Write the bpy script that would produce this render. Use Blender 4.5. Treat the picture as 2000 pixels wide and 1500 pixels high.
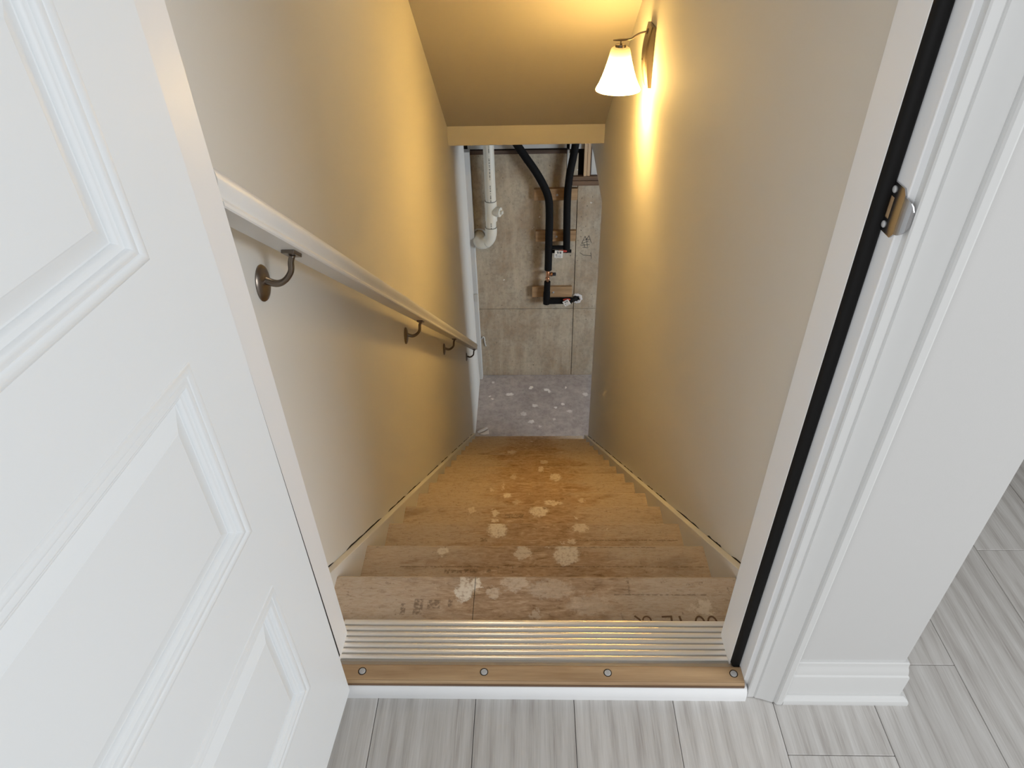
import bpy, bmesh, math, random
from mathutils import Vector, Matrix
random.seed(7)
S = bpy.context.scene
for o in list(bpy.data.objects): bpy.data.objects.remove(o)
COL = S.collection
PI = math.pi

# ------------------------------------------------------------------ camera
cam_d = bpy.data.cameras.new('camera'); cam = bpy.data.objects.new('camera', cam_d); COL.objects.link(cam)
cam_d.sensor_width = 36.0; cam_d.lens = 1338.8 * 36 / 2000; cam_d.clip_start = 0.01
r0 = Vector((0.99954491, 0.02036562, -0.02225347)); r1 = Vector((-0.00544322, -0.60383016, -0.79709442)); r2 = Vector((-0.02967064, 0.7968528, -0.60344451))
cam.matrix_world = Matrix(((r0.x, -r1.x, -r2.x, 0), (r0.y, -r1.y, -r2.y, 0), (r0.z, -r1.z, -r2.z, 1.30), (0, 0, 0, 1)))
S.camera = cam
# ------------------------------------------------------------------ world, large lights, exposure
W = bpy.data.worlds.new('world'); S.world = W; W.use_nodes = True
W.node_tree.nodes['Background'].inputs[0].default_value = (0.93, 0.97, 1.0, 1)
W.node_tree.nodes['Background'].inputs[1].default_value = 0.52

def area(name, loc, target, size, size_y, power, col):
    d = bpy.data.lights.new(name, 'AREA'); d.shape = 'RECTANGLE'; d.size = size; d.size_y = size_y; d.energy = power; d.color = col
    o = bpy.data.objects.new(name, d); COL.objects.link(o); o.location = loc
    o.rotation_euler = (Vector(target) - Vector(loc)).to_track_quat('-Z', 'Y').to_euler()
    return o
area('hall_window_light', (3.2, -0.9, 1.9), (-0.35, 0.4, 0.6), 1.8, 1.6, 86, (0.96, 0.98, 1.0))
area('hall_left_fill_light', (-1.6, -2.3, 1.7), (0.45, 1.2, 0.6), 1.4, 1.4, 43, (0.98, 0.985, 1.0))  # added fill aimed at the right jamb, no known window there
area('basement_window_light', (3.5, 3.0, -0.95), (0.0, 5.4, -1.6), 1.3, 0.9, 112, (0.84, 0.92, 1.0))
d = bpy.data.lights.new('stair_ceiling_light', 'AREA'); d.shape = 'DISK'; d.size = 0.13; d.energy = 1.7; d.color = (1.0, 0.80, 0.55)
o = bpy.data.objects.new('stair_ceiling_light', d); COL.objects.link(o); o.location = (-0.175, 2.12, 1.64); o.rotation_euler = (-0.45, 0, 0)
S.view_settings.view_transform = 'Standard'; S.view_settings.look = 'None'
S.view_settings.gamma = 1.0; S.view_settings.use_curve_mapping = False
S.view_settings.exposure = 0.0

# ------------------------------------------------------------------ helpers
ORG = {}
def obj(name, bm, mat, parent=None, origin=None, label=None, cat=None, kind=None, group=None, smooth=False):
    """link bm (in world coordinates) as one mesh object with its origin at `origin`"""
    if origin is None:
        xs = [v.co for v in bm.verts]
        lo = Vector((min(c.x for c in xs), min(c.y for c in xs), min(c.z for c in xs)))
        hi = Vector((max(c.x for c in xs), max(c.y for c in xs), max(c.z for c in xs)))
        origin = Vector(((lo.x + hi.x) / 2, (lo.y + hi.y) / 2, lo.z))
    origin = Vector(origin)
    bmesh.ops.translate(bm, verts=bm.verts, vec=-origin)
    bmesh.ops.recalc_face_normals(bm, faces=bm.faces)
    me = bpy.data.meshes.new(name); bm.to_mesh(me); bm.free()
    if smooth:
        for p in me.polygons: p.use_smooth = True
    if mat: me.materials.append(mat)
    o = bpy.data.objects.new(name, me); COL.objects.link(o)
    ORG[o] = origin
    if parent is not None:
        o.parent = parent; o.location = origin - ORG[parent]
    else: o.location = origin
    tag(o, label, cat, kind, group)
    return o
def tag(o, label=None, cat=None, kind=None, group=None):
    if label: o['label'] = label
    if cat: o['category'] = cat
    if kind: o['kind'] = kind
    if group: o['group'] = group
def thing(name, loc, label, cat, group=None, kind=None):
    o = bpy.data.objects.new(name, None); COL.objects.link(o); o.location = loc; ORG[o] = Vector(loc); o.empty_display_size = 0.05
    tag(o, label, cat, kind, group); return o
def autosmooth(o, ang=0.6):
    me = o.data
    for p in me.polygons: p.use_smooth = True
    bm = bmesh.new(); bm.from_mesh(me)
    for e in bm.edges:
        e.smooth = not (len(e.link_faces) == 2 and e.calc_face_angle(0) > ang)
    bm.to_mesh(me); bm.free(); return o
def NB(): return bmesh.new()
def add_box(bm, x0, x1, y0, y1, z0, z1, bev=0.0, mat=None):
    t = bmesh.new()
    r = bmesh.ops.create_cube(t, size=1.0)
    for v in t.verts: v.co = Vector(((x0 + x1) / 2 + v.co.x * (x1 - x0), (y0 + y1) / 2 + v.co.y * (y1 - y0), (z0 + z1) / 2 + v.co.z * (z1 - z0)))
    if bev > 0: bmesh.ops.bevel(t, geom=t.edges[:], offset=bev, segments=2, profile=0.5, affect='EDGES')
    if mat is not None: bmesh.ops.transform(t, matrix=mat, verts=t.verts)
    merge(bm, t); return bm
def merge(bm, t):
    me = bpy.data.meshes.new('tmp'); t.to_mesh(me); t.free(); bm.from_mesh(me); bpy.data.meshes.remove(me)
def loft(bm, rings, caps=True, closed=True):
    """rings: lists of points, equal length"""
    vs = [[bm.verts.new(p) for p in r] for r in rings]
    n = len(vs[0])
    for a, b in zip(vs, vs[1:]):
        for i in range(n if closed else n - 1):
            j = (i + 1) % n
            bm.faces.new((a[i], a[j], b[j], b[i]))
    if caps and closed:
        bm.faces.new(vs[0]); bm.faces.new(vs[-1][::-1])
    return bm
def lathe(bm, prof, origin, axis=(0, 0, 1), segs=28, caps=True):
    ax = Vector(axis).normalized(); a = ax.orthogonal().normalized(); b = ax.cross(a); O = Vector(origin)
    rings = [[O + ax * h + (a * math.cos(2 * PI * i / segs) + b * math.sin(2 * PI * i / segs)) * max(r, 1e-5) for i in range(segs)] for r, h in prof]
    return loft(bm, rings, caps)
def smooth_path(pts, n=6):
    P = [Vector(p) for p in pts]; out = []
    for i in range(len(P) - 1):
        p0 = P[max(i - 1, 0)]; p1 = P[i]; p2 = P[i + 1]; p3 = P[min(i + 2, len(P) - 1)]
        for k in range(n):
            t = k / n
            out.append(0.5 * ((2 * p1) + (-p0 + p2) * t + (2 * p0 - 5 * p1 + 4 * p2 - p3) * t * t + (-p0 + 3 * p1 - 3 * p2 + p3) * t ** 3))
    out.append(P[-1]); return out
def tube(bm, pts, rad, segs=14, flat=(1, 1), up=None):
    P = [Vector(p) for p in pts]; n = len(P)
    R = rad if isinstance(rad, (list, tuple)) else [rad] * n
    rings = []; prev = None
    for i, p in enumerate(P):
        d = (P[min(i + 1, n - 1)] - P[max(i - 1, 0)]).normalized()
        if up is not None: a = Vector(up)
        else: a = prev if prev is not None else d.orthogonal()
        a = (a - d * a.dot(d)).normalized(); prev = a; b = d.cross(a)
        rings.append([p + (a * math.cos(2 * PI * k / segs) * flat[0] + b * math.sin(2 * PI * k / segs) * flat[1]) * R[i] for k in range(segs)])
    return loft(bm, rings)
def prism_x(bm, poly, x0, x1):
    """poly of (y,z) extruded along x; x0/x1 numbers or functions of y"""
    f0 = x0 if callable(x0) else (lambda y: x0); f1 = x1 if callable(x1) else (lambda y: x1)
    return loft(bm, [[(f0(y), y, z) for y, z in poly], [(f1(y), y, z) for y, z in poly]])
def prism_z(bm, poly, z0, z1):
    return loft(bm, [[(x, y, z0) for x, y in poly], [(x, y, z1) for x, y in poly]])

# ------------------------------------------------------------------ materials
def newmat(name):
    m = bpy.data.materials.new(name); m.use_nodes = True; nt = m.node_tree
    return m, nt, nt.nodes['Principled BSDF']
def N(nt, t, **kw):
    n = nt.nodes.new(t)
    for k, v in kw.items():
        if k in n.inputs: n.inputs[k].default_value = v
        else: setattr(n, k, v)
    return n
def L(nt, a, b): nt.links.new(a, b)
def math_n(nt, op, a, b=None, c=None, clamp=False):
    n = nt.nodes.new('ShaderNodeMath'); n.operation = op; n.use_clamp = clamp
    for i, v in enumerate((a, b, c)):
        if v is None: continue
        if isinstance(v, (int, float)): n.inputs[i].default_value = v
        else: L(nt, v, n.inputs[i])
    return n.outputs[0]
def vmath(nt, op, a, b=None):
    n = nt.nodes.new('ShaderNodeVectorMath'); n.operation = op
    for i, v in enumerate((a, b)):
        if v is None: continue
        if isinstance(v, (tuple, list)): n.inputs[i].default_value = v
        else: L(nt, v, n.inputs[i])
    return n
def ramp(nt, fac, stops):
    n = nt.nodes.new('ShaderNodeValToRGB'); e = n.color_ramp.elements
    while len(e) < len(stops): e.new(0.5)
    for el, (p, c) in zip(e, stops): el.position = p; el.color = (*c, 1) if len(c) == 3 else c
    L(nt, fac, n.inputs[0]); return n.outputs[0]
def mixc(nt, fac, a, b):
    n = nt.nodes.new('ShaderNodeMix'); n.data_type = 'RGBA'
    for i, v in ((0, fac), (6, a), (7, b)):
        if isinstance(v, (int, float)): n.inputs[i].default_value = v
        elif isinstance(v, tuple): n.inputs[i].default_value = (*v, 1)
        else: L(nt, v, n.inputs[i])
    return n.outputs[2]
def noise(nt, vec, scale, detail=4, rough=0.55, dist=0.0):
    n = N(nt, 'ShaderNodeTexNoise'); n.inputs['Scale'].default_value = scale; n.inputs['Detail'].default_value = detail
    n.inputs['Roughness'].default_value = rough; n.inputs['Distortion'].default_value = dist
    if vec is not None: L(nt, vec, n.inputs['Vector'])
    return n
def bump(nt, bsdf, h, strength=0.2, dist=0.002):
    b = N(nt, 'ShaderNodeBump'); b.inputs['Strength'].default_value = strength; b.inputs['Distance'].default_value = dist
    L(nt, h, b.inputs['Height']); L(nt, b.outputs[0], bsdf.inputs['Normal'])
def mapping(nt, vec, scale):
    m = N(nt, 'ShaderNodeMapping'); m.inputs['Scale'].default_value = scale; L(nt, vec, m.inputs[0]); return m.outputs[0]
def pos(nt): return N(nt, 'ShaderNodeNewGeometry').outputs['Position']
def objc(nt): return N(nt, 'ShaderNodeTexCoord').outputs['Object']

def paint(name, col, rough=0.6, bscale=600, bstr=0.08, var=0.03, spec=0.3):
    m, nt, b = newmat(name)
    p = pos(nt); n = noise(nt, p, 3.0, 3)
    c = mixc(nt, n.outputs[0], tuple(x * (1 - var) for x in col), tuple(min(1, x * (1 + var)) for x in col))
    L(nt, c, b.inputs['Base Color']); b.inputs['Roughness'].default_value = rough; b.inputs['Specular IOR Level'].default_value = spec
    n2 = noise(nt, p, bscale, 2); bump(nt, b, n2.outputs[0], bstr, 0.0006)
    return m
M = {}
M['hallwall'] = paint('darkened_wall_paint', (0.535, 0.53, 0.52), 0.75, 500, 0.12, 0.015, 0.15)  # darker copy of the stairwell paint, offsetting stronger hall light in its colour
M['wall'] = paint('greige_wall_paint', (0.69, 0.68, 0.645), 0.75, 500, 0.12, 0.015, 0.15)
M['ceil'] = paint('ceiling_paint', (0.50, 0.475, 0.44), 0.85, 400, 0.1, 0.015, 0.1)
M['casing'] = paint('darkened_trim_white', (0.60, 0.60, 0.59), 0.38, 300, 0.04, 0.01, 0.4)  # same white as the trim, darkened in colour against over-bright light
M['trim'] = paint('white_trim_paint', (0.78, 0.785, 0.79), 0.38, 300, 0.04, 0.01, 0.4)
M['door'] = paint('white_door_paint', (0.76, 0.785, 0.80), 0.42, 900, 0.05, 0.008, 0.4)
M['rail'] = paint('white_rail_paint', (0.74, 0.74, 0.73), 0.4, 120, 0.06, 0.02, 0.4)
M['black'] = paint('black_foam', (0.008, 0.0075, 0.0075), 0.6, 200, 0.1, 0.1, 0.15)
M['dark'] = paint('dark_gap', (0.012, 0.009, 0.007), 0.9)
M['insul'] = paint('black_insulation', (0.007, 0.007, 0.0075), 0.75, 250, 0.15, 0.15, 0.12)
M['pvc'] = paint('white_pvc', (0.70, 0.68, 0.60), 0.35, 50, 0.02, 0.03, 0.5)
M['red'] = paint('red_handle', (0.42, 0.05, 0.035), 0.4)
M['paper'] = paint('white_tag_card', (0.75, 0.73, 0.68), 0.6)
M['plaster'] = paint('plaster_scrap', (0.62, 0.59, 0.57), 0.85, 150, 0.3, 0.08)
M['foam'] = paint('white_foil_strip', (0.56, 0.55, 0.52), 0.6, 40, 0.3, 0.08)
M['sealant'] = paint('grey_sealant', (0.60, 0.60, 0.59), 0.8, 120, 0.4, 0.12)
M['ink'] = paint('dark_ink', (0.03, 0.03, 0.035), 0.7)
M['woodink'] = paint('faded_brown_ink', (0.165, 0.10, 0.058), 0.85)
M['pencil'] = paint('pencil_mark', (0.08, 0.075, 0.07), 0.8)

def metal(name, col, rough, aniso_scale=None):
    m, nt, b = newmat(name); b.inputs['Metallic'].default_value = 1.0
    b.inputs['Base Color'].default_value = (*col, 1); b.inputs['Roughness'].default_value = rough
    p = pos(nt); n = noise(nt, mapping(nt, p, aniso_scale or (200, 200, 200)), 1.0, 3)
    r = math_n(nt, 'MULTIPLY_ADD', n.outputs[0], 0.04, rough - 0.02); L(nt, r, b.inputs['Roughness'])
    return m
M['nickel'] = metal('brushed_nickel', (0.215, 0.185, 0.158), 0.32)
M['nickel_shaded'] = metal('shaded_nickel_plate', (0.135, 0.112, 0.092), 0.36)  # darker copy of the nickel, shade put into its colour
M['alu'] = metal('mill_aluminium', (0.93, 0.91, 0.88), 0.29)
M['alu'].node_tree.nodes['Principled BSDF'].inputs['Metallic'].default_value = 0.75
M['alu_dull'] = metal('dull_aluminium_groove', (0.40, 0.375, 0.34), 0.5)
M['alu_dull'].node_tree.nodes['Principled BSDF'].inputs['Metallic'].default_value = 0.5
M['screw'] = paint('zinc_screw', (0.42, 0.42, 0.42), 0.35, 300, 0.2, 0.1, 0.6)
M['copper'] = metal('copper_fitting', (0.62, 0.33, 0.19), 0.35)
M['chrome'] = metal('chromed_steel', (0.45, 0.45, 0.46), 0.22)

def wood(name, dark, light, axis='X', scale=1.0, rough=0.6, streak=0.5):
    m, nt, b = newmat(name); p = pos(nt)
    sc = {'X': (1.5, 22, 22), 'Y': (22, 1.5, 22), 'Z': (22, 22, 1.5)}[axis]
    v = mapping(nt, p, tuple(s * scale for s in sc))
    n1 = noise(nt, v, 1.0, 5, 0.6, 0.4); n2 = noise(nt, mapping(nt, p, tuple(s * scale * 6 for s in sc)), 1.0, 3)
    f = math_n(nt, 'ADD', math_n(nt, 'MULTIPLY', n1.outputs[0], 1 - streak * 0.4), math_n(nt, 'MULTIPLY', n2.outputs[0], streak * 0.4))
    c = ramp(nt, f, [(0.30, dark), (0.70, light)])
    L(nt, c, b.inputs['Base Color']); b.inputs['Roughness'].default_value = rough
    bump(nt, b, n2.outputs[0], 0.15, 0.001)
    return m
M['sill'] = wood('pine_sill', (0.22, 0.125, 0.060), (0.50, 0.345, 0.195), 'X', 1.3, 0.5)
M['block'] = wood('raw_lumber_block', (0.27, 0.165, 0.082), (0.48, 0.32, 0.175), 'X', 1.5, 0.8)
M['stud'] = wood('new_pine_stud', (0.42, 0.27, 0.15), (0.66, 0.48, 0.30), 'Z', 1.2, 0.7)
M['plate'] = wood('aged_sill_plate', (0.045, 0.03, 0.022), (0.15, 0.10, 0.075), 'X', 1.3, 0.85)
M['plate2'] = wood('brown_stacked_plate', (0.09, 0.05, 0.028), (0.23, 0.145, 0.09), 'X', 1.3, 0.85)

# grey oak vinyl planks
m, nt, b = newmat('grey_oak_plank'); M['plank'] = m
oi = N(nt, 'ShaderNodeObjectInfo'); tc = objc(nt)
rnd = vmath(nt, 'SCALE', (37.0, 91.0, 13.0)); L(nt, oi.outputs['Random'], rnd.inputs['Scale'])
pv = vmath(nt, 'ADD', tc, rnd.outputs[0]).outputs[0]
v1 = mapping(nt, pv, (6, 1.5, 6)); g1 = noise(nt, v1, 1.0, 4, 0.55, 1.2)
g2 = noise(nt, mapping(nt, pv, (230, 9, 230)), 1.0, 4, 0.6, 0.3)
wv = N(nt, 'ShaderNodeTexWave'); wv.wave_type = 'RINGS'; wv.rings_direction = 'Y'; wv.inputs['Scale'].default_value = 1.0; wv.inputs['Distortion'].default_value = 7.0; wv.inputs['Detail'].default_value = 2
L(nt, mapping(nt, pv, (9, 0.8, 9)), wv.inputs['Vector'])
g3 = noise(nt, mapping(nt, pv, (420, 14, 420)), 1.0, 2, 0.5)
f = math_n(nt, 'ADD', math_n(nt, 'MULTIPLY', g1.outputs[0], 0.30), math_n(nt, 'ADD', math_n(nt, 'MULTIPLY', g2.outputs[0], 0.36), math_n(nt, 'ADD', math_n(nt, 'MULTIPLY', g3.outputs[0], 0.22), math_n(nt, 'MULTIPLY', wv.outputs[0], 0.12))))
c = ramp(nt, f, [(0.32, (0.315, 0.288, 0.268)), (0.48, (0.455, 0.435, 0.412)), (0.68, (0.56, 0.545, 0.525))])
br = math_n(nt, 'MULTIPLY_ADD', oi.outputs['Random'], 0.16, 0.92)
c2 = vmath(nt, 'SCALE', c); L(nt, br, c2.inputs['Scale'])
L(nt, c2.outputs[0], b.inputs['Base Color']); b.inputs['Roughness'].default_value = 0.48; b.inputs['Specular IOR Level'].default_value = 0.35
bump(nt, b, g2.outputs[0], 0.12, 0.0008)

# stair boards: worn, stained and splashed particle board
SPLATS = [(-0.159,0.966,0.0224,0.0265,1.00),(-0.133,0.990,0.0155,0.0171,1.00),(-0.163,0.992,0.0108,0.0157,0.90),(-0.091,0.965,0.0165,0.0167,0.50),(-0.044,0.994,0.0334,0.0258,0.45),(0.381,0.930,0.0182,0.0226,0.60),(0.352,0.923,0.0114,0.0092,0.40),(0.003,0.908,0.0114,0.0131,0.40),(0.039,0.976,0.0531,0.0281,0.30),(0.125,0.935,0.0518,0.0269,0.25),(-0.250,1.233,0.0171,0.0151,0.80),(-0.030,1.228,0.0198,0.0265,0.70),(0.091,1.221,0.0351,0.0351,0.85),(0.038,1.251,0.0043,0.0054,0.60),(-0.115,1.471,0.0313,0.0340,1.00),(0.152,1.480,0.0246,0.0213,0.75),(0.122,1.423,0.0112,0.0082,0.70),(0.094,1.417,0.0080,0.0051,0.60),(0.235,1.473,0.0041,0.0032,0.70),(-0.225,1.722,0.0132,0.0175,0.60),(-0.140,1.707,0.0140,0.0173,0.80),(-0.139,1.673,0.0129,0.0085,0.90),(0.020,1.717,0.0336,0.0274,0.90),(0.155,1.683,0.0074,0.0061,0.70),(-0.103,1.971,0.0179,0.0158,0.90),(0.081,1.928,0.0394,0.0126,0.80),(-0.069,1.931,0.0146,0.0126,0.40),(0.198,1.942,0.0145,0.0127,0.50),(-0.187,2.178,0.0093,0.0111,0.60),(-0.134,2.197,0.0035,0.0289,0.60),(0.113,2.442,0.0305,0.0268,0.75),(-0.096,2.443,0.0153,0.0179,0.40),(0.045,2.689,0.0139,0.0257,0.70),(0.067,2.938,0.0240,0.0173,0.50),(-0.140,3.418,0.0312,0.0178,0.60),(0.199,3.417,0.0138,0.0101,0.30),(-0.010,4.139,0.0103,0.0093,0.40)]
DARKS = [(-0.228,1.181,0.1360,0.0014),(0.208,1.182,0.2651,0.0014),(-0.095,1.173,0.0014,0.0118),(-0.056,1.173,0.0014,0.0118),(0.295,1.427,0.1601,0.0020),(0.289,0.961,0.1044,0.0014),(0.219,0.987,0.0018,0.0240),(-0.067,1.692,0.0334,0.0086),(-0.156,1.429,0.0114,0.0072),(-0.295,0.921,0.0052,0.0147),(-0.261,0.927,0.0099,0.0201),(-0.226,0.934,0.0140,0.0108),(-0.189,0.937,0.0047,0.0108),(-0.234,1.165,0.0062,0.0067),(-0.216,1.165,0.0062,0.0050),(-0.200,1.165,0.0069,0.0050),(-0.181,1.167,0.0062,0.0059),(-0.161,1.167,0.0097,0.0059),(-0.120,1.167,0.0055,0.0059),(0.204,1.248,0.1346,0.0013)]
FSPLATS = [(-0.014,5.332,0.0201,0.0247,0.90),(0.136,5.298,0.0299,0.0204,0.90),(0.165,5.273,0.0124,0.0203,0.90),(0.326,5.329,0.0075,0.0247,0.90),(-0.222,5.228,0.0397,0.0242,0.80),(-0.409,5.198,0.0124,0.0120,0.70),(-0.383,5.158,0.0148,0.0158,0.70),(-0.389,5.419,0.0127,0.0169,0.60),(0.024,5.053,0.0291,0.0231,0.70),(0.287,5.074,0.0170,0.0193,0.80),(0.217,5.021,0.0144,0.0153,0.80),(-0.081,4.932,0.0287,0.0299,0.50),(-0.010,4.814,0.0306,0.0254,0.80),(0.345,4.967,0.0287,0.0226,0.50),(0.509,5.222,0.0295,0.0281,0.60),(0.198,4.849,0.0141,0.0146,0.50),(0.064,4.748,0.0140,0.0143,0.50)]
def splat_mask(nt, p, items, nscale=70, amp=0.030):
    """soft-edged blots: elliptical distance to each centre, ragged by noise"""
    nz = noise(nt, p, nscale, 6, 0.75)
    off = vmath(nt, 'SCALE', vmath(nt, 'SUBTRACT', nz.outputs['Color'], (0.5, 0.5, 0.5)).outputs[0]); off.inputs['Scale'].default_value = amp * 2
    q = vmath(nt, 'ADD', p, off.outputs[0]).outputs[0]
    acc = None
    for cx, cy, rx, ry, s in items:
        d = vmath(nt, 'MULTIPLY', vmath(nt, 'SUBTRACT', q, (cx, cy, 0)).outputs[0], (1 / rx, 1 / ry, 0)).outputs[0]
        ln = vmath(nt, 'LENGTH', d).outputs['Value']
        mr = N(nt, 'ShaderNodeMapRange'); mr.inputs[1].default_value = 1.08; mr.inputs[2].default_value = 0.8; mr.inputs[3].default_value = 0; mr.inputs[4].default_value = s
        L(nt, ln, mr.inputs[0])
        acc = mr.outputs[0] if acc is None else math_n(nt, 'MAXIMUM', acc, mr.outputs[0])
    return acc
def box_mask(nt, p, items, amp=0.0015):
    nz = noise(nt, p, 90, 3)
    off = vmath(nt, 'SCALE', vmath(nt, 'SUBTRACT', nz.outputs['Color'], (0.5, 0.5, 0.5)).outputs[0]); off.inputs['Scale'].default_value = amp * 2
    q = vmath(nt, 'ADD', p, off.outputs[0]).outputs[0]; acc = None
    for cx, cy, hx, hy in items:
        a = vmath(nt, 'ABSOLUTE', vmath(nt, 'SUBTRACT', q, (cx, cy, 0)).outputs[0]).outputs[0]
        sp = N(nt, 'ShaderNodeSeparateXYZ'); L(nt, vmath(nt, 'SUBTRACT', a, (hx, hy, 0)).outputs[0], sp.inputs[0])
        d = math_n(nt, 'MAXIMUM', sp.outputs[0], sp.outputs[1])
        mr = N(nt, 'ShaderNodeMapRange'); mr.inputs[1].default_value = 0.0012; mr.inputs[2].default_value = -0.0006; mr.inputs[3].default_value = 0; mr.inputs[4].default_value = 0.75
        L(nt, d, mr.inputs[0])
        acc = mr.outputs[0] if acc is None else math_n(nt, 'MAXIMUM', acc, mr.outputs[0])
    br = noise(nt, p, 160, 3)
    return math_n(nt, 'MULTIPLY', acc, ramp(nt, br.outputs[0], [(0.38, (0, 0, 0)), (0.55, (1, 1, 1))]))
def board_mat(name, y0, y1, k):
    m, nt, b = newmat(name); p = pos(nt)
    shift = vmath(nt, 'ADD', p, (k * 3.1, 0, 0)).outputs[0]
    big = noise(nt, mapping(nt, shift, (3.5, 9, 9)), 1.0, 4, 0.6, 0.5)
    fl = noise(nt, mapping(nt, shift, (45, 170, 170)), 1.0, 4, 0.7, 0.8)
    f2 = noise(nt, mapping(nt, shift, (16, 60, 60)), 1.0, 3, 0.6, 1.5)
    f = math_n(nt, 'ADD', math_n(nt, 'MULTIPLY', fl.outputs[0], 0.45), math_n(nt, 'MULTIPLY', f2.outputs[0], 0.55))
    base = ramp(nt, f, [(0.32, (0.20, 0.118, 0.062)), (0.45, (0.385, 0.265, 0.168)), (0.57, (0.49, 0.358, 0.243)), (0.68, (0.63, 0.50, 0.37))])
    # overspray of wall primer towards both ends of each board
    sx = N(nt, 'ShaderNodeSeparateXYZ'); L(nt, p, sx.inputs[0])
    ax = math_n(nt, 'ABSOLUTE', math_n(nt, 'ADD', sx.outputs[0], 0.0))
    g = math_n(nt, 'ADD', ax, math_n(nt, 'MULTIPLY', math_n(nt, 'SUBTRACT', big.outputs[0], 0.5), 0.55))
    mr = N(nt, 'ShaderNodeMapRange'); mr.interpolation_type = 'SMOOTHSTEP'
    mr.inputs[1].default_value = 0.10; mr.inputs[2].default_value = 0.33; mr.inputs[3].default_value = 0; mr.inputs[4].default_value = 0.88
    L(nt, g, mr.inputs[0])
    spk = ramp(nt, fl.outputs[0], [(0.36, (0.5, 0.5, 0.5)), (0.6, (1, 1, 1))])
    c = mixc(nt, math_n(nt, 'MULTIPLY', mr.outputs[0], spk), base, (0.54, 0.465, 0.375))
    dust = noise(nt, shift, 26, 5, 0.7)
    c = mixc(nt, math_n(nt, 'MULTIPLY', ramp(nt, dust.outputs[0], [(0.60, (0, 0, 0)), (0.74, (1, 1, 1))]), 0.4), c, (0.58, 0.48, 0.36))
    c = mixc(nt, math_n(nt, 'MULTIPLY', ramp(nt, big.outputs[0], [(0.30, (1, 1, 1)), (0.44, (0, 0, 0))]), 0.35), c, (0.13, 0.075, 0.04))
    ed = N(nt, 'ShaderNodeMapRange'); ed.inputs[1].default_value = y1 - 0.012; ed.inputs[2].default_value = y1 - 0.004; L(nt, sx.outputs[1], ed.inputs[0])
    c = mixc(nt, math_n(nt, 'MULTIPLY', ed.outputs[0], math_n(nt, 'MULTIPLY', spk, 0.45)), c, (0.60, 0.50, 0.38))  # nosing highlight painted into the board colour as a paler edge
    spot = noise(nt, shift, 75, 4, 0.75); c = mixc(nt, math_n(nt, 'MULTIPLY', ramp(nt, spot.outputs[0], [(0.30, (1, 1, 1)), (0.40, (0, 0, 0))]), 0.55), c, (0.14, 0.085, 0.05))
    dk = [d for d in DARKS if y0 < d[1] <= y1]
    if dk: c = mixc(nt, math_n(nt, 'MULTIPLY', box_mask(nt, p, dk), 0.78), c, (0.12, 0.085, 0.058))
    sp_ = [s for s in SPLATS if y0 < s[1] <= y1]
    if sp_:
        mk = splat_mask(nt, p, sp_)
        pit = noise(nt, p, 130, 3); mk2 = math_n(nt, 'MULTIPLY', mk, ramp(nt, pit.outputs[0], [(0.34, (0.45, 0.45, 0.45)), (0.5, (1, 1, 1))]))
        c = mixc(nt, mk2, c, (0.80, 0.735, 0.63))
        bump(nt, b, math_n(nt, 'ADD', math_n(nt, 'MULTIPLY', mk, 2.0), fl.outputs[0]), 0.35, 0.0012)
    else: bump(nt, b, fl.outputs[0], 0.3, 0.001)
    L(nt, c, b.inputs['Base Color']); b.inputs['Roughness'].default_value = 0.8; b.inputs['Specular IOR Level'].default_value = 0.2
    return m
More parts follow.
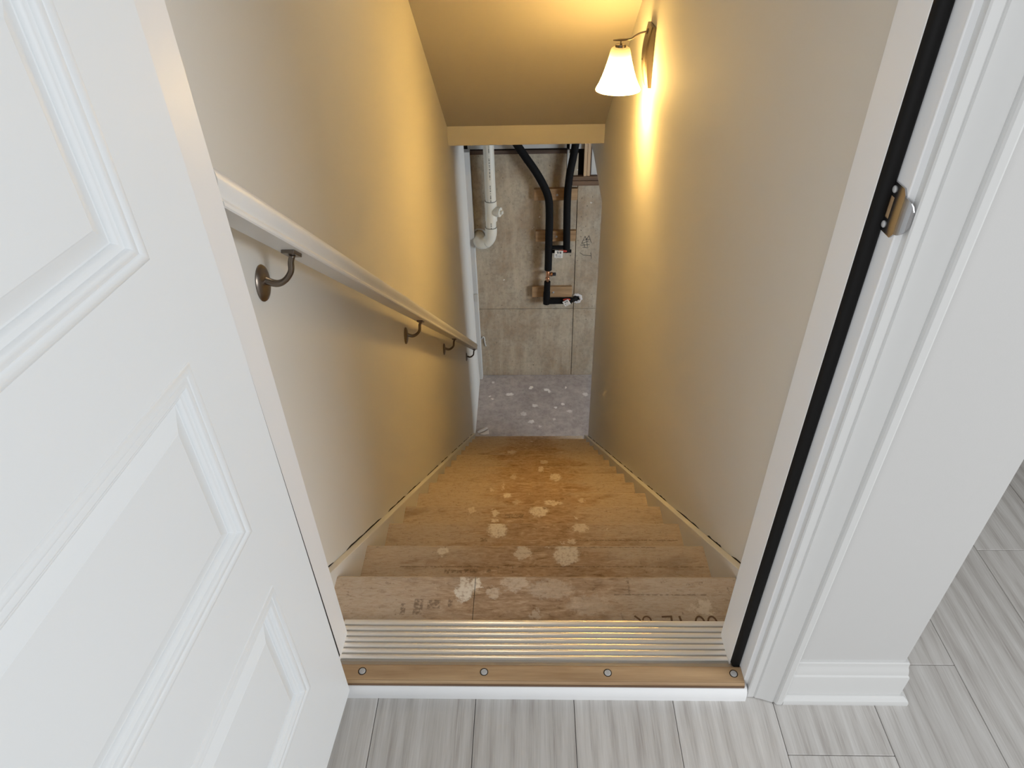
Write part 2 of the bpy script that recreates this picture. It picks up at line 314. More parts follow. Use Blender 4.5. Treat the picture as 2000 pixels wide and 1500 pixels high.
def concrete(name, base, brown, floor=False):
    m, nt, b = newmat(name); p = pos(nt)
    n1 = noise(nt, p, 2.6, 6, 0.65, 0.4); n2 = noise(nt, p, 30, 6, 0.75)
    c = mixc(nt, ramp(nt, n1.outputs[0], [(0.35, (0, 0, 0)), (0.65, (1, 1, 1))]), base, brown)
    c = mixc(nt, math_n(nt, 'MULTIPLY', ramp(nt, n2.outputs[0], [(0.36, (1, 1, 1)), (0.56, (0, 0, 0))]), 0.6), c, tuple(x * 0.55 for x in base))
    n3 = noise(nt, mapping(nt, p, (9, 9, 9 if floor else 1.6)), 1.0, 5, 0.7)
    c = mixc(nt, math_n(nt, 'MULTIPLY', ramp(nt, n3.outputs[0], [(0.46, (0, 0, 0)), (0.68, (1, 1, 1))]), 0.5), c, tuple(x * 1.3 for x in base))
    if not floor:
        pv = noise(nt, p, 48, 3, 0.6); pit = ramp(nt, pv.outputs[0], [(0.295, (1, 1, 1)), (0.335, (0, 0, 0))])
        c = mixc(nt, math_n(nt, 'MULTIPLY', pit, 0.85), c, (0.04, 0.033, 0.027))
        sx = N(nt, 'ShaderNodeSeparateXYZ'); L(nt, p, sx.inputs[0])
        mr = N(nt, 'ShaderNodeMapRange'); mr.inputs[1].default_value = -2.55; mr.inputs[2].default_value = -2.78; L(nt, math_n(nt, 'ADD', sx.outputs[2], math_n(nt, 'MULTIPLY', n1.outputs[0], 0.3)), mr.inputs[0])
        c = mixc(nt, math_n(nt, 'MULTIPLY', mr.outputs[0], 0.5), c, (0.20, 0.14, 0.105))
        w = noise(nt, p, 21, 2, 0.5); c = mixc(nt, ramp(nt, w.outputs[0], [(0.765, (0, 0, 0)), (0.785, (1, 1, 1))]), c, (0.7, 0.69, 0.66))
        bump(nt, b, math_n(nt, 'SUBTRACT', n2.outputs[0], pit), 0.5, 0.003)
    else:
        mk = splat_mask(nt, p, FSPLATS, 45, 0.035)
        c = mixc(nt, mk, c, (0.86, 0.83, 0.80))
        d = noise(nt, p, 14, 5, 0.7); c = mixc(nt, math_n(nt, 'MULTIPLY', ramp(nt, d.outputs[0], [(0.52, (0, 0, 0)), (0.70, (1, 1, 1))]), 0.45), c, (0.46, 0.43, 0.41))
        sc = noise(nt, mapping(nt, p, (5, 60, 5)), 1.0, 3); c = mixc(nt, math_n(nt, 'MULTIPLY', ramp(nt, sc.outputs[0], [(0.62, (0, 0, 0)), (0.7, (1, 1, 1))]), 0.3), c, (0.5, 0.47, 0.45))
        bump(nt, b, n2.outputs[0], 0.3, 0.002)
    L(nt, c, b.inputs['Base Color']); b.inputs['Roughness'].default_value = 0.85
    return m
M['conc'] = concrete('form_poured_concrete', (0.45, 0.395, 0.305), (0.34, 0.255, 0.17))
M['cfloor'] = concrete('dusty_concrete_floor', (0.44, 0.395, 0.375), (0.36, 0.315, 0.30), True)

# ------------------------------------------------------------------ key dimensions (metres)
RISE, RUN = 0.183402, 0.242954
Y0, Z0 = 1.01483, -0.03237            # landing edge
ZF = -2.7834                          # basement floor
SLOPE = RISE / RUN
XL = lambda y: -0.486 - 0.0085 * (y - 1.258)     # face of left stairwell wall
XR = lambda y: 0.490 - 0.0137 * (y - 1.258)      # face of right stairwell wall
YF, YB = 0.7155, 0.835                # room face / stair face of the door wall
JR, JL = 0.4035, -0.405               # jamb faces
YW = 5.54                             # concrete wall face
WALLEND = 0.687
NZ = lambda y: Z0 - (y - Y0) * SLOPE  # nosing line

# ------------------------------------------------------------------ setting: floors, walls, ceilings
bm = NB(); add_box(bm, -3.0, 3.2, -4.0, 0.70, -0.30, -0.010); add_box(bm, WALLEND - 0.02, 3.2, 0.70, 5.6, -0.30, -0.010)
floor = obj('floor', bm, M['dark'], label='grey wood-look plank floor of the hall in front of the stair door', cat='floor', kind='structure')
PW, PL = 0.19168, 1.22
bm = NB(); add_box(bm, -PW / 2 + 0.0005, PW / 2 - 0.0005, -PL / 2 + 0.0005, PL / 2 - 0.0005, -0.010, 0.0, 0.0011)
proto = obj('plank', bm, M['plank'], floor, origin=(0, 0, 0)); first = True
def plank(x, ya, yb):
    global first
    L_ = yb - ya
    if abs(L_ - PL) < 1e-4:
        o = proto if first else proto.copy()
        if not first: COL.objects.link(o)
        first = False
        o.parent = floor; o.location = Vector((x, (ya + yb) / 2, 0)) - ORG[floor]
    else:
        bm = NB(); add_box(bm, x - PW / 2 + 0.0005, x + PW / 2 - 0.0005, ya + 0.0005, yb - 0.0005, -0.010, 0.0, 0.0011)
        obj('plank', bm, M['plank'], floor, origin=(x, (ya + yb) / 2, 0))
for i in range(-13, 15):
    xc = -0.1143 + PW * (i + 0.5)
    end = 0.712 if xc < 0.70 else 3.6
    j = 0.596 if i == 3 else 0.596 - 1.22 * ((i * 0.381 + 0.33) % 1.0)
    if i in (-1, 0, 1, 2): j = 0.30 - 0.17 * ((i * 5) % 4)
    ys = [j + PL * n for n in range(-3, 4)]
    for a in ys:
        bnd = a + PL
        if bnd < -2.0 or a > end - 0.03: continue
        plank(xc, a, min(bnd, end))
bm = NB(); add_box(bm, -0.60, 4.2, 0.9, 5.75, ZF - 0.12, ZF)
obj('floor.001', bm, M['cfloor'], label='dusty stained concrete basement floor at the foot of the stairs', cat='floor', kind='structure')
# left stairwell wall
bm = NB()
prism_x(bm, [(0.70, 3.1), (0.70, -0.4), (0.9, ZF), (5.455, ZF), (5.36, -2.4), (5.30, 0.1), (4.5, 3.1)], -0.68, XL)
obj('wall_left', bm, M['wall'], label='greige drywall on the left of the stairwell, carrying the white handrail', cat='wall', kind='structure')
# right stairwell wall with the opening to the basement beyond it
bm = NB()
prism_x(bm, [(YB - 0.005, 3.1), (YB - 0.005, ZF), (4.19, ZF), (4.19, -0.425), (4.85, -0.335), (YW, -0.335), (YW, 3.1)], XR, WALLEND)
obj('wall_right', bm, M['wall'], label='greige drywall on the right of the stairwell, carrying the lit sconce', cat='wall', kind='structure')
# wall with the doorway
bm = NB()
add_box(bm, JR + 0.017, WALLEND, YF, YB, 0, 2.75); add_box(bm, -3.0, JL - 0.017, YF, YB, -0.02, 2.75); add_box(bm, JL - 0.017, JR + 0.017, YF, YB, 2.15, 2.75)
obj('wall_front', bm, M['hallwall'], label='pale wall end beside the white casing on the right of the doorway', cat='wall', kind='structure')
# unseen hall shell added beyond the wall end to shade the right planks
bm = NB(); add_box(bm, 2.3, 2.42, 0.3, 3.6, 0, 2.75); obj('hall_blocker_right', bm, M['hallwall'], label='added light-blocking wall across the hall, out of sight to the right', cat='wall', kind='structure')
bm = NB(); add_box(bm, WALLEND, 2.42, 3.45, 3.6, 0, 2.75); obj('hall_blocker_back', bm, M['hallwall'], label='added light-blocking wall closing the side hall, out of sight', cat='wall', kind='structure')
bm = NB(); add_box(bm, WALLEND, 2.42, 0.3, 3.6, 2.75, 2.9); obj('hall_blocker_top', bm, M['ceil'], label='added light-blocking slab over the side hall, out of sight', cat='ceiling', kind='structure')
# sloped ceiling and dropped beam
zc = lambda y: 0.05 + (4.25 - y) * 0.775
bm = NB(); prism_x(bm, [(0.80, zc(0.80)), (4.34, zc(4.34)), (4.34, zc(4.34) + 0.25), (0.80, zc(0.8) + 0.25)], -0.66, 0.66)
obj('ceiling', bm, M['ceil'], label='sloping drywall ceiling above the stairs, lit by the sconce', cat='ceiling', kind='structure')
bm = NB(); add_box(bm, -0.56, 0.52, 4.262, 4.40, -0.077, 0.24, 0.003)
obj('trim_1', bm, M['wall'], label='beige drywall-wrapped beam at the foot of the sloping ceiling', cat='beam', kind='structure')
# basement shell beyond the stairs
bm = NB(); add_box(bm, -0.7, 4.2, YW + 0.02, YW + 0.25, ZF - 0.1, -0.10)
wb = obj('wall_back', bm, M['dark'], label='form-poured concrete foundation wall straight ahead at the bottom', cat='wall', kind='structure')
def panel(x0, x1, z0, z1, y=0.0):
    bm = NB(); add_box(bm, x0, x1, YW + y, YW + 0.03, z0, z1, 0.004); obj('panel', bm, M['conc'], wb)
panel(-0.70, 0.3835, ZF, -2.0165); panel(0.3875, 1.5, ZF, -2.0165, -0.001)
panel(-0.70, 0.3835, -2.0125, -0.563); panel(0.3875, 1.5, -2.0125, -0.826, -0.003)
panel(1.504, 4.2, ZF, -0.563)
bm = NB(); add_box(bm, 4.0, 4.2, 0.9, 5.75, ZF, -0.3); obj('wall_basement_right', bm, M['conc'], label='concrete wall far off in the open basement, out of sight to the right', cat='wall', kind='structure')
bm = NB(); add_box(bm, 0.66, 4.2, 0.75, 0.9, ZF, -0.3); obj('wall_basement_front', bm, M['conc'], label='concrete wall under the hall, hidden behind the right stairwell wall', cat='wall', kind='structure')
bm = NB(); add_box(bm, -0.7, 4.2, 4.35, 5.75, 0.02, 0.2); obj('ceiling.001', bm, M['plate2'], label='unfinished wooden underside of the floor above the basement', cat='ceiling', kind='structure')
bm = NB(); add_box(bm, -0.56, -0.494, 5.47, YW + 0.012, ZF, -0.52, 0.004)
obj('trim_2', bm, M['sealant'], label='rough grey strip in the corner between left wall and concrete', cat='corner strip', kind='structure')

# ------------------------------------------------------------------ doorway: jambs, casings, stop, weatherstrip
def jamb(name, face, sgn, label):
    bm = NB()
    add_box(bm, min(face, face + sgn * 0.017), max(face, face + sgn * 0.017), YF, YB, 0.0, 2.13, 0.0015)
    st = face - sgn * (0.016 if sgn > 0 else 0.0125)
    add_box(bm, min(st, face), max(st, face), 0.757, 0.8285, 0.0, 2.13, 0.0012)
    j = obj(name, bm, M['trim'], label=label, cat='door jamb', kind='structure')
    bm = NB()
    rings = []
    a0, a1 = (st, face) if sgn > 0 else (face, st)
    for z in (0.036, 0.30, 0.8, 1.3, 2.1):
        x0, x1 = (a0 + 0.0005, a1 - 0.0002)
        d = 0.0005 * math.sin(z * 9)
        rings.append([(x0, 0.757, z), (x0 + 0.0005, 0.750 + d, z), (x0 + 0.003, 0.7462 + d, z), ((x0 + x1) / 2, 0.7440 + d, z), (x1 - 0.003, 0.7445 + d, z), (x1, 0.7470, z), (x1, 0.757, z)])
    if sgn < 0:      # hinge side strip laps over the stop, standing in for the dark gap
        rings = []
        for z in (0.036, 0.3, 0.6, 0.9, 2.1):
            e = 0.7600 + 0.0065 * max(0.0, 0.8 - z) / 0.8
            rings.append([(JL + 0.0002, 0.7465, z), (st + 0.0010, 0.7465, z), (st + 0.0012, 0.752, z), (st + 0.0010, e, z), (st - 0.0008, e, z), (st - 0.0008, 0.7568, z), (JL + 0.0002, 0.7568, z)])
    loft(bm, rings); w = obj('weatherstrip', bm, M['black'], j, label='black foam weatherstrip'); autosmooth(w, 0.9)
    return j
jr = jamb('trim_3', JR, 1, 'white right door jamb with black weatherstrip and steel strike plate')
jl = jamb('trim_4', JL, -1, 'white left door jamb beside the hinge edge of the open door')
bm = NB(); add_box(bm, JL - 0.017, JR + 0.017, YF, YB, 2.13, 2.15, 0.001)
obj('trim_5', bm, M['trim'], label='white head jamb over the doorway, above the picture', cat='door jamb', kind='structure')
CAS = [(0, 0), (0, 0.0105), (0.002, 0.0120), (0.0125, 0.0125), (0.0135, 0.0118), (0.0150, 0.0118), (0.0165, 0.0140), (0.022, 0.0150), (0.034, 0.0185), (0.044, 0.0220), (0.0475, 0.0226), (0.0485, 0.0218), (0.0500, 0.0218), (0.0515, 0.0252), (0.054, 0.0270), (0.0625, 0.0275), (0.0650, 0.0262), (0.0655, 0.024), (0.0655, 0)]
bm = NB(); prism_z(bm, [(0.412 + a, YF - t) for a, t in CAS], 0.002, 2.20)
autosmooth(obj('trim_6', bm, M['casing'], label='white moulded door casing on the right of the doorway', cat='door casing', kind='structure'), 0.5)
bm = NB(); prism_z(bm, [(-0.4135 - a, YF - t) for a, t in CAS], 0.002, 2.20)
autosmooth(obj('trim_7', bm, M['casing'], label='white moulded door casing hidden behind the open door', cat='door casing', kind='structure'), 0.5)
# strike plate on the right jamb
bm = NB()
ZS = 0.985
pl_out = [(0.752, ZS - 0.026), (0.752, ZS + 0.026), (0.7490, ZS + 0.029), (0.7255, ZS + 0.029), (0.7235, ZS + 0.027), (0.7165, ZS + 0.0225), (0.7165, ZS - 0.0225), (0.7235, ZS - 0.027), (0.7255, ZS - 0.029), (0.7490, ZS - 0.029)]
hole = [(0.7475, ZS - 0.0125), (0.7475, ZS + 0.0125), (0.7365, ZS + 0.0125), (0.7365, ZS - 0.0125)]
sp_x0, sp_x1 = JR - 0.0022, JR - 0.0002
for (ya, yb, za, zb) in ((0.7165, 0.7365, ZS - 0.0225, ZS + 0.0225), (0.7365, 0.7475, ZS + 0.0125, ZS + 0.0285), (0.7365, 0.7475, ZS - 0.0285, ZS - 0.0125), (0.7475, 0.7515, ZS - 0.0285, ZS + 0.0285), (0.7225, 0.7365, ZS + 0.0225, ZS + 0.0285), (0.7225, 0.7365, ZS - 0.0285, ZS - 0.0225)):
    add_box(bm, sp_x0, sp_x1, ya, yb, za, zb)
for sg in (1, -1): prism_x(bm, [(0.7165, ZS + sg * 0.0225), (0.7225, ZS + sg * 0.0285), (0.7225, ZS + sg * 0.0225)], sp_x0, sp_x1)
sp_o = obj('strike_plate', bm, M['chrome'], jr, origin=(JR, 0.735, ZS), label='dull chromed steel strike plate')
bm = NB()   # curved lip wrapping the jamb corner towards the room
rings = []
for i in range(7):
    t = i / 6; ang = t * PI * 0.42
    y = 0.7175 - 0.0135 * math.sin(ang); x = JR - 0.0012 + 0.010 * (1 - math.cos(ang))
    hh = 0.0215 * math.sqrt(max(0.12, 1 - (t * 0.93) ** 2.4))
    rings.append([(x - 0.0009, y, ZS - hh), (x - 0.0009, y, ZS + hh), (x + 0.0009, y + 0.0006, ZS + hh), (x + 0.0009, y + 0.0006, ZS - hh)])
loft(bm, rings); obj('strike_lip', bm, M['chrome'], sp_o, smooth=False)
bm = NB(); add_box(bm, JR - 0.0009, JR + 0.0002, 0.7365, 0.7475, ZS - 0.0125, ZS + 0.0125)
obj('latch_pocket', bm, M['block'], sp_o, label='bare wood latch pocket')
for dz in (0.0205, -0.0205):
    bm = NB(); lathe(bm, [(0.0042, 0), (0.0040, 0.0008), (0.0028, 0.0016), (0.0003, 0.0019)], (sp_x0, 0.7415, ZS + dz), (-1, 0, 0), 14)
    obj('screw', bm, M['screw'], sp_o, smooth=True)
# white trim under the sill, baseboard with shoe moulding
bm = NB(); prism_x(bm, [(0.716, 0), (0.6955, 0), (0.6955, 0.010), (0.6965, 0.018), (0.6990, 0.025), (0.7030, 0.0305), (0.7080, 0.032), (0.716, 0.032)], -0.413, 0.4085)
autosmooth(obj('trim_8', bm, M['trim'], label='white painted strip along the floor under the wooden sill', cat='trim', kind='structure'), 0.5)
def wrap(name, prof, parent=None, **kw):
    bm = NB(); x0 = 0.4775; rings = []
    rings.append([(x0, YF - t, z) for t, z in prof]); rings.append([(WALLEND + t, YF - t, z) for t, z in prof]); rings.append([(WALLEND + t, 3.4, z) for t, z in prof])
    loft(bm, rings); return autosmooth(obj(name, bm, M['casing'], parent, origin=(0.58, YF, 0), **kw), 0.4)
base = wrap('baseboard_right', [(0, 0), (0.0135, 0), (0.0135, 0.0730), (0.0128, 0.0760), (0.0105, 0.0790), (0.0100, 0.0850), (0.0085, 0.0930), (0.0068, 0.0985), (0.0062, 0.1030), (0.0060, 0.1100), (0.0045, 0.1130), (0, 0.1130)], label='white baseboard with shoe moulding under the pale wall end on the right', cat='baseboard', kind='structure')
wrap('shoe_moulding', [(0.0134, 0), (0.0265, 0), (0.0270, 0.0060), (0.0255, 0.0120), (0.0215, 0.0170), (0.0175, 0.0190), (0.0134, 0.0190)], base)

# ------------------------------------------------------------------ the open door
D0 = Vector((-0.3563, 0.6923, 0.035)); DA = math.radians(4.33)
du = Vector((-math.sin(DA), -math.cos(DA), 0)); dn = Vector((math.cos(DA), -math.sin(DA), 0))
DM = Matrix(((du.x, dn.x, 0, D0.x), (du.y, dn.y, 0, D0.y), (0, 0, 1, D0.z), (0, 0, 0, 1)))   # (s, out, z) -> world
def dbox(bm, s0, s1, z0, z1, e0=-0.044, e1=0.0, bev=0): add_box(bm, s0, s1, e0, e1, z0, z1, bev, DM)
PS0, PS1 = 0.107, 0.688
PZ = [(0.2066, 0.4715), (0.5855, 0.8535), (0.9730, 1.2410), (1.3580, 1.6260), (1.7430, 2.0110)]
DH = 2.085; DW = 0.795
bm = NB(); dbox(bm, 0, PS0, 0, DH); dbox(bm, PS1, DW, 0, DH)
zz = [0.0] + [z for p in PZ for z in p] + [DH]
for a, b_ in zip(zz[0::2], zz[1::2]): dbox(bm, PS0, PS1, a, b_)
bmesh.ops.remove_doubles(bm, verts=bm.verts, dist=1e-5)
door = obj('door_1', bm, M['door'], origin=D0, label='white panelled door standing open against the left', cat='door', kind='structure')
MOULD = [(-0.0004, 0.0002), (0.0015, 0.0018), (0.0040, 0.0030), (0.0075, 0.0030), (0.0100, 0.0020), (0.0118, 0.0006), (0.0150, 0.0018), (0.0185, 0.0016), (0.0210, 0.0000), (0.0225, -0.0030), (0.0262, -0.0036), (0.0290, -0.0052), (0.0310, -0.0085)]
FIELD = [(0.0308, -0.0090), (0.0330, -0.0088), (0.0420, -0.0058), (0.0500, -0.0028), (0.0530, -0.0018), (0.0545, -0.0010), (0.0565, -0.0010)]
for (za, zb) in PZ:
    def ring(d, e): return [DM @ Vector(p) for p in ((PS0 + d, e, za + d), (PS1 - d, e, za + d), (PS1 - d, e, zb - d), (PS0 + d, e, zb - d))]
    bm = NB(); loft(bm, [ring(d, e) for d, e in FIELD] , caps=False)
    bm.faces.new([bm.verts.new(p) for p in ring(*FIELD[-1])])
    bm.faces.new([bm.verts.new(p) for p in ring(0.0308, -0.034)]); loft(bm, [ring(0.0308, -0.034), ring(0.0308, -0.0090)], caps=False)
    bmesh.ops.remove_doubles(bm, verts=bm.verts, dist=1e-6)
    po = obj('panel', bm, M['door'], door)
    bm = NB(); loft(bm, [ring(-0.0004, -0.034)] + [ring(d, e) for d, e in MOULD] + [ring(0.031, -0.034), ring(-0.0004, -0.034)], caps=False)
    mo = obj('moulding', bm, M['door'], po); autosmooth(mo, 0.7)

# ------------------------------------------------------------------ threshold
th = thing('threshold', (0, 0.78, 0), 'aluminium and pine threshold with four screw heads across the doorway', 'threshold')
def zal(y): return 0.0165 + (0.857 - y) * 0.085
pitch = (0.846 - 0.763) / 6
bm = NB(); prism_x(bm, [(0.862, 0.002), (0.862, 0.0125), (0.8600, 0.0150), (0.857, zal(0.857) - 0.0012), (0.7595, zal(0.7595) - 0.0012), (0.7545, 0.0285), (0.7470, 0.0345), (0.7450, 0.0368), (0.7430, 0.0368), (0.7430, 0.002)], JL + 0.0003, JR - 0.0003)
obj('aluminium_deck', bm, M['alu_dull'], th, label='ribbed bare aluminium deck')
edges = [(0.8600, 0.846 + 0.0022)] + [(0.846 - g * pitch - 0.0022, 0.846 - (g + 1) * pitch + 0.0022) for g in range(6)]
for ya_, yb_ in edges:
    w_ = ya_ - yb_; top = []
    for q in range(9):
        t = q / 8; yy = ya_ - w_ * t; top.append((yy, zal(yy) + 0.0009 + 0.0007 * (1 - (2 * t - 1) ** 2)))
    bm = NB(); prism_x(bm, [(ya_, zal(ya_) - 0.0013)] + top + [(yb_, zal(yb_) - 0.0013)], JL + 0.0005, JR - 0.0005)
    autosmooth(obj('rib', bm, M['alu'], th), 0.5)
bm = NB(); prism_x(bm, [(0.7429, 0.010), (0.7429, 0.0405), (0.7410, 0.0418), (0.7130, 0.0428), (0.7105, 0.0424), (0.7100, 0.0408), (0.7095, 0.0418), (0.7085, 0.0412), (0.7058, 0.0375), (0.7050, 0.0325), (0.7065, 0.0320), (0.7065, 0.010)], JL + 0.0003, JR - 0.0003)
autosmooth(obj('wooden_sill', bm, M['sill'], th, label='varnished pine sill'), 0.5)
bm = NB(); add_box(bm, JL + 0.0004, JR - 0.0004, 0.7036, 0.7052, 0.0322, 0.0372, 0.0005); obj('sill_edge', bm, M['plate2'], th, label='raw reddish-brown lower edge of the sill')
for x in (-0.3375, -0.0975, 0.1435, 0.3865):
    y = 0.7275; z = 0.0423
    bm = NB(); lathe(bm, [(0.0080, 0.0), (0.0080, 0.0006), (0.0066, 0.0006)], (x, y, z - 0.0001), (0, 0, 1), 20, caps=False)
    ho = obj('screw_hole', bm, M['dark'], th)
    bm = NB(); a = random.uniform(0, 3); lathe(bm, [(0.0064, -0.001), (0.0063, 0.0010), (0.0055, 0.0017), (0.0002, 0.0019)], (x, y, z - 0.0001), (0, 0, 1), 20)
    add_box(bm, -0.0048, 0.0048, -0.0006, 0.0006, 0.0016, 0.0021, 0, Matrix.Translation((x, y, z)) @ Matrix.Rotation(a, 4, 'Z'))
    obj('screw', bm, M['screw'], ho, label='grey metal screw head')

# ------------------------------------------------------------------ staircase
SKT = 0.020
sl = lambda y: XL(y) + SKT; sr = lambda y: XR(y) - SKT
st = thing('staircase', (0, 2.7, ZF), 'paint-splashed wooden staircase running down between the beige walls to the basement', 'staircase')
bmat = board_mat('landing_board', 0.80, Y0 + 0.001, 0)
def board(x0, x1, ya, yb, z, th_=0.028):
    bm = NB(); r = 0.010
    p = [(ya, z - th_), (ya, z)] + [(yb - r + r * math.sin(t), z - r + r * math.cos(t)) for t in [i * PI / 2 / 5 for i in range(6)]] + [(yb - r + r * math.cos(t), z - th_ + r - r * math.sin(t)) for t in [i * PI / 2 / 5 for i in range(6)]]
    return prism_x(bm, p, x0, x1)
SEAM = -0.1357
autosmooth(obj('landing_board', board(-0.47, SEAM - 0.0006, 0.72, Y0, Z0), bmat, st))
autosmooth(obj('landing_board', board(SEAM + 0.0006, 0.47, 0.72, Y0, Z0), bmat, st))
for k in range(1, 15):
    yn = Y0 + k * RUN; z = Z0 - k * RISE
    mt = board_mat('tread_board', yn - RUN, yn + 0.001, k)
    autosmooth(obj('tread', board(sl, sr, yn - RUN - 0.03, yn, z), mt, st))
    bm = NB(); yr = yn - RUN - 0.030
    prism_x(bm, [(yr, z + 0.0005), (yr - 0.014, z + 0.0005), (yr - 0.014, z + RISE - 0.0285), (yr, z + RISE - 0.0285)], sl, sr)
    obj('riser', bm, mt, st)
bm = NB(); yr = Y0 + 14 * RUN - 0.03; prism_x(bm, [(yr, ZF), (yr - 0.014, ZF), (yr - 0.014, ZF + RISE - 0.0285), (yr, ZF + RISE - 0.0285)], sl, sr)
obj('riser', bm, mt, st)
SK = lambda y: NZ(y) + 0.024
for (fa, fb, lab, ye, seed) in ((XL, sl, 'left', 4.46, 3), (XR, sr, 'right', 4.30, 9)):
    bm = NB(); a, b_ = (fa, fb)
    ya = YB + 0.001
    poly = [(ya, SK(ya)), (ye, SK(ye)), (ye, max(ZF, SK(ye) - 0.33)), (ya, SK(ya) - 0.33)]
    if lab == 'left': prism_x(bm, poly, a, b_)
    else: prism_x(bm, poly, b_, a)
    bmesh.ops.bevel(bm, geom=[e for e in bm.edges], offset=0.0015, segments=1, affect='EDGES')
    sk = obj('skirt_board', bm, M['wall'], st, label='painted %s skirt board with a cracked top joint' % lab)
    rg = random.Random(seed); y = ya + 0.06; sgn = 1 if lab == 'left' else -1
    while y < ye - 0.12:
        ln = rg.uniform(0.10, 0.34); gap = rg.uniform(0.02, 0.16)
        if y > 3.2: ln *= 1.3; gap *= 0.6
        n = 9; ya2 = y; yb2 = min(y + ln, ye - 0.1 if lab == 'left' else 4.17)
        if yb2 - ya2 < 0.03: break
        lo = []; hi = []
        for i in range(n + 1):
            yy = ya2 + (yb2 - ya2) * i / n
            t_ = (0.0005 if i in (0, n) else rg.uniform(0.0020, 0.0060))
            lo.append(yy); hi.append(t_)
        rings = []
        for yy, t_ in zip(lo, hi):
            zz_ = SK(yy) + 0.0002; x = fa(yy)
            rings.append([(x - sgn * 0.001, yy, zz_), (x + sgn * 0.0012, yy, zz_), (x + sgn * 0.0007, yy, zz_ + t_), (x - sgn * 0.001, yy, zz_ + t_)])
        bm = NB(); loft(bm, rings); y = yb2 + gap
        obj('caulk_gap', bm, M['dark'], sk, label='dark open crack')
# stencilled lettering on the landing boards, half under the threshold
def strokes(bm, segs, z, w):
    P = [Vector((segs[0][0], segs[0][1], z))] + [Vector((q[2], q[3], z)) for q in segs]
    rings = []; up = Vector((0, 0, 0.0007)); n = len(P)
    for i, p in enumerate(P):
        d0 = (P[i] - P[i - 1]).normalized() if i > 0 else (P[1] - P[0]).normalized()
        d1 = (P[i + 1] - P[i]).normalized() if i < n - 1 else d0
        d = (d0 + d1).normalized() if (d0 + d1).length > 0.3 else d1
        k = 1 / max(0.6, d.dot(d1)); n_ = Vector((-d.y, d.x, 0)) * w / 2 * k
        rings.append([p - n_, p + n_, p + n_ + up, p - n_ + up])
    loft(bm, rings)
def arc(cx, cy, rx, ry, a0, a1, n=8):
    P = [(cx + rx * math.cos(a0 + (a1 - a0) * i / n), cy + ry * math.sin(a0 + (a1 - a0) * i / n)) for i in range(n + 1)]
    return [(P[i][0], P[i][1], P[i + 1][0], P[i + 1][1]) for i in range(n)]
T = 0.9055; B_ = 0.868
for segs_, w_ in (([(0.2235, T, 0.2335, T - 0.009), (0.2335, T - 0.009, 0.242, B_)], 0.004), (arc(0.2495, T - 0.012, 0.009, 0.011, PI, 0), 0.0030), ([(0.283, T - 0.002, 0.304, T - 0.001), (0.303, T - 0.001, 0.303, B_)], 0.0042), ([(0.322, T, 0.328, B_)], 0.0045), (arc(0.3650, T - 0.019, 0.0100, 0.0185, 0, 2 * PI, 16), 0.0038), (arc(0.3920, T - 0.019, 0.0100, 0.0185, 0, 2 * PI, 16), 0.0038)):
    bm = NB(); strokes(bm, segs_, Z0 - 0.0001, w_)
    obj('stencil_letter', bm, M['woodink'], st, label='brown stencilled letter half hidden by the threshold')

# ------------------------------------------------------------------ handrail on the left wall
HU = lambda y: 0.771 - 0.7435 * (y - 1.085)        # underside height
th_a = math.atan(0.7435); dv = Vector((0, math.sin(th_a), math.cos(th_a)))
hr = thing('handrail', (XL(2.6), 2.65, HU(2.65)), 'white wooden handrail on four metal brackets along the left wall', 'handrail')
RP = [(-0.023, 0.0), (0.024, 0.0), (0.0262, 0.0020), (0.0262, 0.0065), (0.0235, 0.0085), (0.0215, 0.0120), (0.0222, 0.0170), (0.0252, 0.0235), (0.0268, 0.0300), (0.0260, 0.0370), (0.0220, 0.0435), (0.0150, 0.0475), (0.0060, 0.0492), (-0.006, 0.0492), (-0.015, 0.0475), (-0.022, 0.0435), (-0.026, 0.037), (-0.0268, 0.030), (-0.0252, 0.0235), (-0.0222, 0.0170), (-0.0215, 0.0120), (-0.0235, 0.0085), (-0.0262, 0.0065), (-0.0262, 0.002)]
bm = NB(); rings = []
for y in (0.8365, 2.0, 3.2, 4.415):
    c_ = Vector((XL(y) + 0.0640, y, HU(y))); rg_ = [c_ + Vector((u * 0.87, 0, 0)) + dv * v for u, v in RP]
    if y < 1: rg_ = [Vector((q.x, y, q.z + (q.y - y) * 0.7435)) for q in rg_]      # plumb cut against the door wall
    rings.append(rg_)
loft(bm, rings); autosmooth(obj('rail', bm, M['rail'], hr), 0.55)
